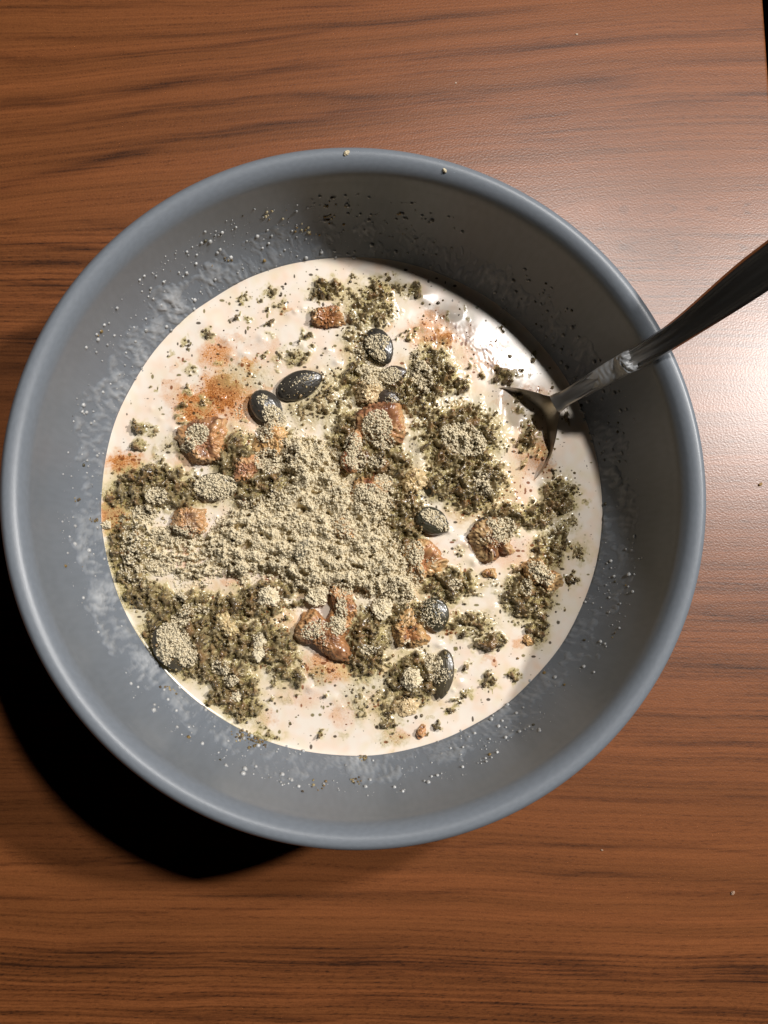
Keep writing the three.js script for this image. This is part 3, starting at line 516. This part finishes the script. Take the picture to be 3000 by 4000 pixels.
{
  const x0 = -0.063, z0 = -0.032, st = 0.0002, nx = 560, nz = 400, id = new Map(), pos = [], col = [], idx = [];
  const at = (i, j) => {
    const k = j * 1000 + i; if (id.has(k)) return id.get(k);
    const x = x0 + i * st, z = z0 + j * st, f0 = ph(x, YM + .002, z), X = f0[0] / OV, Y = f0[1] / OV, [a, b] = warpO(X, Y, .9), d = heapDist(a, b) + 5 * n2(X / 6, Y / 6);
    let r = -1;
    if (d > -4 && Math.hypot(x, z) < .0652) {
      const thick = sstep(380, 560, X), lump = n2(x * 210, z * 210), l2 = n2(x * 620 + 3, z * 620), l3 = n2(x * 1600, z * 1600 + 3), ridge = n2(x * 120 + z * 260, z * 150 - x * 90);
      const h = -0.0006 + sstep(-4, 32, d) * mix(.0016, .0044, thick) + sstep(-2, 14, d) * (0.0011 * lump + .0010 * ridge * thick + 0.00055 * l2 + .00026 * l3 + .00014 * (1 - worley(x * 1300, z * 1300)[0])) - (1 - thick) * .0022 * sstep(-.25, .4, n2(X / 17, Y / 17)) * sstep(-4, 10, d) - .0026 * sstep(.5, .8, n2(X / 38 + 5, Y / 30)) ;
      const v = 1 + .06 * l2 + .08 * l3; pos.push(x - hg.position.x, h, z - hg.position.z); col.push(...shade(PC, v)); r = pos.length / 3 - 1;
    }
    id.set(k, r); return r;
  };
  for (let i = 0; i < nx; i++) for (let j = 0; j < nz; j++) { const a = at(i, j), b = at(i + 1, j), c = at(i, j + 1), d = at(i + 1, j + 1); if (a < 0 || b < 0 || c < 0 || d < 0) continue; idx.push(a, c, b, b, c, d); }
  const g = new THREE.BufferGeometry(); g.setAttribute('position', new THREE.Float32BufferAttribute(pos, 3)); g.setAttribute('color', new THREE.Float32BufferAttribute(col, 3)); g.setIndex(idx); g.computeVertexNormals();
  mesh('packed_powder', g, powderVert, hg); raise(g, hg.position.x, hg.position.y, hg.position.z);
}
const LUMPS = [
  [1051, 2328, 42, 40, 36, 1.6, 'crumbly powder ball below the heap, beside wet crumbs'], [1236, 2328, 42, 36, 34, 1.6, 'cracked powder ball beside the upright orange walnut finger'], [1490, 2378, 40, 40, 32, 1.4, 'round powder ball above the dark wet crumb mound'],
  [1607, 2655, 34, 42, 32, 2.2, 'pointed powder lump on the crumb pile next to the long seed'], [1013, 2533, 24, 50, 24, 1.4, 'narrow upright powder lump among wet crumbs'], [921, 2718, 18, 18, 15, 1.4, 'small powder pellet on the wet crumbs by the milk edge'],
  [405, 2050, 20, 14, 13, .8, 'tiny powder pellet at the orange cinnamon stain on the milk edge'],
];
for (const [X, Y, rx, ry, rh, lift, label] of LUMPS) {
  const off = X * .01, g = shaped([[0, 0, rx, ry, rh, 0], [rx * .35, -ry * .3, rx * .6, ry * .6, rh * .7, 20]], .0006, (x, y, z) => [0.0006 * n3(x * 420 + off, y * 420, z * 420) + .00032 * n3(x * 1700, y * 1700, z * 1700 + off) - .0005 * sstep(.86, 1, 1 - Math.abs(n3(x * 380, y * 380 + off, z * 380)))], (x, y, z) => shade(PC, 1 + .1 * n3(x * 2500, y * 2500, z * 2500)), Math.max(rx, ry) * PXM * 2);
  const P = w(X, Y, YM + .002), y = YM + lift * .001, m = mesh('powder_lump', g, powderVert); m.position.set(P.x, y, P.z); tag(m, label, 'powder lump', 'loose powder lumps in the bowl'); raise(g, P.x, y, P.z);
}
const heapGrains = [], dust = [];
const pcol = () => shade(PC, rr(.9, 1.12) * (rnd() < .03 ? .6 : 1));
for (let i = 0; i < 460000; i++) {
  const x = rr(-.065, .046), z = rr(-.032, .045); if (Math.hypot(x, z) > .0652) continue;
  const f0 = ph(x, YM + .002, z), X = f0[0] / OV, Y = f0[1] / OV, [a, b] = warpO(X, Y), d = heapDist(a, b);
  const thin = mix(.28, 1, sstep(360, 540, X));
  const cov = sstep(-9, 12, d + 9 * n2(X / 7, Y / 7)) * clamp(thin + .8 * n2(X / 14 + 3, Y / 14)) * (1 - .8 * sstep(.5, .8, n2(X / 38 + 5, Y / 30))); if (rnd() > cov * .7) continue;
  if (topAt(x, z) > YM + .0085) continue;
  const R = (.045 + .2 * Math.pow(rnd(), 3)) * .001, y = lay(x, z, R, .36); heapGrains.push([x - hg.position.x, y - hg.position.y, z - hg.position.z, R * rr(.8, 1.25), R * rr(.7, 1.1), R * rr(.8, 1.25), pcol()]);
}
scatter('powder_grains', heapGrains, grainGeo(.6, 2), powderMat, hg);
// dusting patches: photo x, y, rx, ry, density, angle
const DUST = [
  [1192, 1478, 50, 20, .35, -20], [1150, 1500, 80, 34, .06, -20], [1070, 1625, 52, 38, .8, 40], [1025, 1560, 24, 22, .5, 0], [1456, 1345, 40, 70, .6, 70], [1476, 1392, 32, 28, .9, 0], [1694, 2020, 52, 28, .9, 25], [1730, 2056, 30, 20, .6, 25], [1680, 2396, 38, 60, .45, 0], [1720, 2420, 24, 30, .35, 0],
  [1695, 2590, 36, 34, .95, 0], [1716, 2640, 30, 50, .45, 80], [678, 2500, 76, 58, 1, 50], [640, 2560, 34, 62, .9, 20], [735, 2560, 36, 50, .9, 0], [700, 2420, 40, 26, .8, 0], [840, 1900, 84, 50, 1, 0], [770, 1700, 50, 42, .9, -20], [735, 1745, 34, 20, .8, 0], [1035, 1690, 40, 40, .6, 0], [1472, 1668, 58, 62, 1, 0],
  [1500, 1728, 44, 26, .8, 0], [1490, 1470, 80, 40, .9, -10], [1440, 1440, 50, 24, .9, 0], [1650, 1470, 40, 66, 1, -10], [1628, 1380, 20, 24, .6, 0], [1815, 1715, 92, 62, 1, 20], [1770, 1690, 50, 40, .9, 0], [1887, 1886, 30, 56, .9, -25], [1960, 1900, 12, 20, .3, 0], [1966, 2068, 48, 52, 1, 0], [1936, 2105, 60, 30, .4, 0], [1920, 2040, 20, 20, .9, 0],
  [2112, 2238, 60, 34, 1, 45], [2060, 2290, 20, 40, .6, 0], [1778, 2284, 28, 22, 1, 0], [610, 1936, 42, 34, 1, 0], [560, 2000, 50, 30, .8, 0], [505, 2140, 40, 70, .55, 0], [620, 2200, 60, 50, .6, 0], [700, 2330, 30, 22, .7, 0], [1380, 1740, 34, 50, .8, 0], [1390, 1800, 40, 40, .9, 0], [1470, 1800, 36, 30, .6, 0], [1440, 1950, 60, 56, .9, 20], [1500, 1875, 40, 26, .8, 0],
  [1622, 2160, 34, 50, .9, 0], [1690, 2190, 24, 30, .4, 0], [1640, 2240, 20, 40, .5, 0], [1330, 2385, 26, 60, .7, 0], [1230, 2460, 60, 34, .6, -20], [1320, 2440, 34, 44, .9, 0], [1260, 2500, 30, 30, .3, 0], [1440, 2540, 30, 20, .8, 0], [1590, 2510, 14, 14, .5, 0], [1560, 2330, 60, 30, .8, 0], [1010, 2490, 24, 20, .7, 0], [860, 2610, 40, 30, .6, 0], [900, 2660, 34, 24, .6, 0], [760, 2380, 60, 24, .5, 0], [940, 1600, 30, 30, .3, 0],
  [1050, 1800, 60, 50, .7, 30], [1140, 1760, 40, 40, .7, 0], [850, 2150, 60, 30, .6, 0], [1236, 1200, 60, 20, .15, 0], [1330, 1210, 40, 26, .2, 0], [1530, 1560, 30, 20, .4, 0], [650, 2090, 80, 40, .9, 0], [1600, 2640, 30, 30, .8, 0], [400, 2048, 26, 14, .8, 0], [880, 2480, 10, 10, .3, 0], [590, 1880, 20, 10, .3, 0], [1180, 2130, 30, 12, .3, -60],
];
for (const [X, Y, rx, ry, dn, ang] of DUST) {
  const n = Math.round(rx * ry * dn * .52), ca = Math.cos(ang * Math.PI / 180), sa = Math.sin(ang * Math.PI / 180);
  for (let i = 0; i < n; i++) {
    const t = rnd() * 6.2832, r = Math.pow(rnd(), .62), u = rx * r * Math.cos(t), v = ry * r * Math.sin(t), qx = X + u * ca - v * sa, qy = Y + u * sa + v * ca;
    if (n2(qx / 15, qy / 15) < mix(.25, -1.05, dn)) continue;
    const P = w(qx, qy, YM + .003); if (Math.hypot(P.x, P.z) > .0652 || topAt(P.x, P.z) > YM + .0075) continue;
    const R = (.05 + .22 * Math.pow(rnd(), 2.8)) * .001 * (dn < .5 ? .8 : 1), y = lay(P.x, P.z, R, .34); dust.push([P.x, y, P.z, R * rr(.8, 1.25), R * rr(.7, 1.1), R * rr(.8, 1.25), pcol()]);
  }
}
tag(scatter('powder_dust', dust, grainGeo(.6, 2), powderMat), 'pale beige powder dusted over the nuts, seeds and crumbs', 'powder', null, 'stuff');
// dry cinnamon on the milk
const cin = [];
for (let i = 0; i < 60000; i++) {
  const t = rnd() * 6.2832, r = 0.0652 * Math.sqrt(rnd()), x = r * Math.cos(t), z = r * Math.sin(t), f = fields(x, z); if (f.c < .2 || rnd() > .3 * f.c * f.c * (1 + n2(f.X / 6, f.Y / 6)) || topAt(x, z) > YM + .0035) continue;
  const R = rr(.06, .2) * .001, y = lay(x, z, R, .4), v = rr(.7, 1.4); cin.push([x, y, z, R, R * .8, R * 1.2, [.28 * v, .095 * v, .025 * v]]);
}
tag(scatter('cinnamon_powder', cin, grainGeo(.42), powderMat), 'orange-brown cinnamon sprinkled in patches on the milk', 'cinnamon', null, 'stuff');

// ------------------------------------------------------------------ milk smears and drops on the inner wall
{
  const NT = 1150, NY = 52, y0 = YM - 0.0006, y1 = YM + 0.0195;
  const g = gridGeo(NT, NY, (u, v) => {
    const t = u * Math.PI * 2, y = mix(y0, y1, v), r0 = innerR(y), cx = Math.cos(t), cz = Math.sin(t), X = cx * 64, Z = cz * 64, k = (y - YM) * 1000;
    const top = 11 + 3 * n2(cx * 3.1, cz * 3.1) + 2 * n3(cx * 11, cz * 11, 3), lim = sstep(top + .8, top - 1.6, k);
    const ropey = n3(X / 1.7, Z / 1.7, k / 3.6), fineN = n3(X / .9, Z / .9, k / .9), big = n3(X / 9, Z / 9, k / 9 + 4);
    const wet = .6 + .4 * n2(cx * 1.7 + 8, cz * 1.7) + .35 * sstep(.2, .9, -cx);
    let h = -0.00022 + lim * (0.00024 + wet * (0.00030 * ropey + 0.00026 * big) + 0.00009 * fineN);
    for (const [deg, kc, wt, hk, amp] of [[226, 5, .045, 5, .55], [219, 3.5, .03, 3.5, .4], [213, 4, .035, 4, .4], [205, 3.5, .03, 3, .35], [236, 3, .03, 3, .3], [168, 4, .06, 4, .35], [158, 5, .05, 4, .4], [142, 4, .06, 4, .4], [130, 3, .05, 3, .3], [92, 3, .07, 3, .3], [70, 4, .06, 3.5, .35], [55, 4, .06, 4, .3]]) {
      const dd = Math.atan2(Math.sin(t - deg * Math.PI / 180), Math.cos(t - deg * Math.PI / 180)) / wt + .5 * ropey, e = Math.exp(-dd * dd - ((k - kc) / hk) ** 4); h += .0007 * amp * e * (1 + .5 * big + .3 * fineN);
    }
    if (k < .9) h = -.0003;
    const n = clamp(h / .00075), c = mix3([.168, .187, .212], [.40, .415, .43], n), r = r0 - h * .9; return [r * cx, y + h * .45, r * cz, u * 60, v, c];
  }, true);
  const m = mesh('milk_smears', g, new THREE.MeshPhysicalMaterial({ vertexColors: true, roughness: .38, specularIntensity: .7, side: THREE.DoubleSide })); tag(m, 'thin lumpy milk film drying on the inner bowl wall above the milk', 'milk film', null, 'stuff');
  const drops = [], specks = [];
  for (let i = 0; i < 2700; i++) {
    const t = rnd() * Math.PI * 2, dens = .45 + .55 * n2(Math.cos(t) * 2 + 4, Math.sin(t) * 2) + (t > 3.6 && t < 5.0 ? .8 : 0); if (rnd() > dens + .5 * n2(Math.cos(t) * 14, Math.sin(t) * 14)) continue;
    const top = t > 3.6 && t < 5.1 ? 21 : 15, k = rnd() * top, y = YM + k * .001; if (k > 23) continue;
    const r = innerR(y), R = (.08 + .5 * Math.pow(rnd(), 3.4)) * .001 * (.7 + .5 * rnd()), v = rr(.6, 1.1), dirt = rnd() < .06, arr = dirt ? specks : drops;
    arr.push([r * Math.cos(t), y, r * Math.sin(t), R, R, R, dirt ? (rnd() < .5 ? [.2, .13, .04] : [.06, .05, .025]) : [.46 * v, .46 * v, .45 * v]]);
  }
  // clusters of crumbs that stick to the wall: photo x, y, spread, count
  for (const [X, Y, s, n] of [[1412, 2962, 34, 60], [1390, 3050, 40, 12], [950, 2870, 60, 60], [1000, 2900, 50, 40], [660, 2700, 40, 10], [1300, 850, 50, 14], [1200, 900, 60, 14], [1080, 830, 60, 10], [890, 1010, 30, 8], [365, 2030, 24, 14], [300, 1950, 16, 4], [1240, 3080, 80, 10], [1560, 835, 18, 10], [2390, 2480, 20, 3], [1295, 780, 60, 10]]) {
    for (let i = 0; i < n; i++) {
      const qx = X + s * (rnd() + rnd() - 1), qy = Y + s * .6 * (rnd() + rnd() - 1); let y = YM + .004, P; for (let k = 0; k < 14; k++) { P = w(qx, qy, y); const r = Math.hypot(P.x, P.z); let lo = YM - .002, hh = .055; for (let q = 0; q < 22; q++) { const mm = (lo + hh) / 2; if (innerR(mm) < r) lo = mm; else hh = mm; } y = mix(y, lo, .6); }
      const R = rr(.1, .42) * .001; specks.push([P.x, y, P.z, R, R, R, shade(Y < 1000 ? (rnd() < .5 ? [.5, .42, .25] : [.25, .16, .05]) : OC[Math.floor(rnd() * 6)], rr(.8, 1.2))]);
    }
  }
  tag(scatter('milk_drops', drops, grainGeo(.15), new THREE.MeshPhysicalMaterial({ color: 0xffffff, roughness: .25 })), 'tiny white milk drops spattered on the inner bowl wall', 'drops', null, 'stuff');
  tag(scatter('wall_crumbs', specks, grainGeo(.3), new THREE.MeshStandardMaterial({ color: 0xffffff, roughness: .5 })), 'olive and tan crumbs stuck to the inner bowl wall', 'crumbs', null, 'stuff');
}
// ------------------------------------------------------------------ loose crumbs on the rim and on the table
for (const [X, Y, y, r, c, label] of [
  [1352, 600, .0582, .8, [.58, .5, .34], 'pale powder crumb on the bowl rim'], [1737, 668, .0580, .6, [.6, .52, .36], 'smaller powder crumb on the bowl rim beside a fleck'], [1795, 688, .0575, .4, [.6, .54, .4], 'tiny powder fleck on the bowl rim'],
  [2970, 1892, 0, .7, [.32, .2, .08], 'tan crumb on the table at the edge of the lamp glare'], [2860, 3488, 0, .7, [.34, .22, .15], 'pinkish crumb alone on the table'], [2253, 135, 0, .4, [.6, .5, .4], 'pale fleck near the black table edge'], [2350, 3320, 0, .4, [.36, .24, .16], 'thin pale fleck on the dark table grain'], [1780, 325, 0, .3, [.6, .5, .4], 'white fleck on the reddish table grain behind the bowl'],
]) {
  const P = w(X, Y, y), g = shaped([[0, 0, 12, 8, 7, 20], [7, 5, 7, 6, 5, 0]], .0003, (x, yy, z) => [.00012 * n3(x * 1800 + X, yy * 1800, z * 1800)], (x, yy, z) => shade(c, 1 + .15 * n3(x * 3000, yy * 3000, z * 3000)), .002);
  const m = mesh('crumb', g, powderVert); m.scale.setScalar(r / .9); m.position.set(P.x, y + .0003 * r, P.z); m.rotation.y = X; tag(m, label, 'crumb');
}
renderer.render(scene, camera);
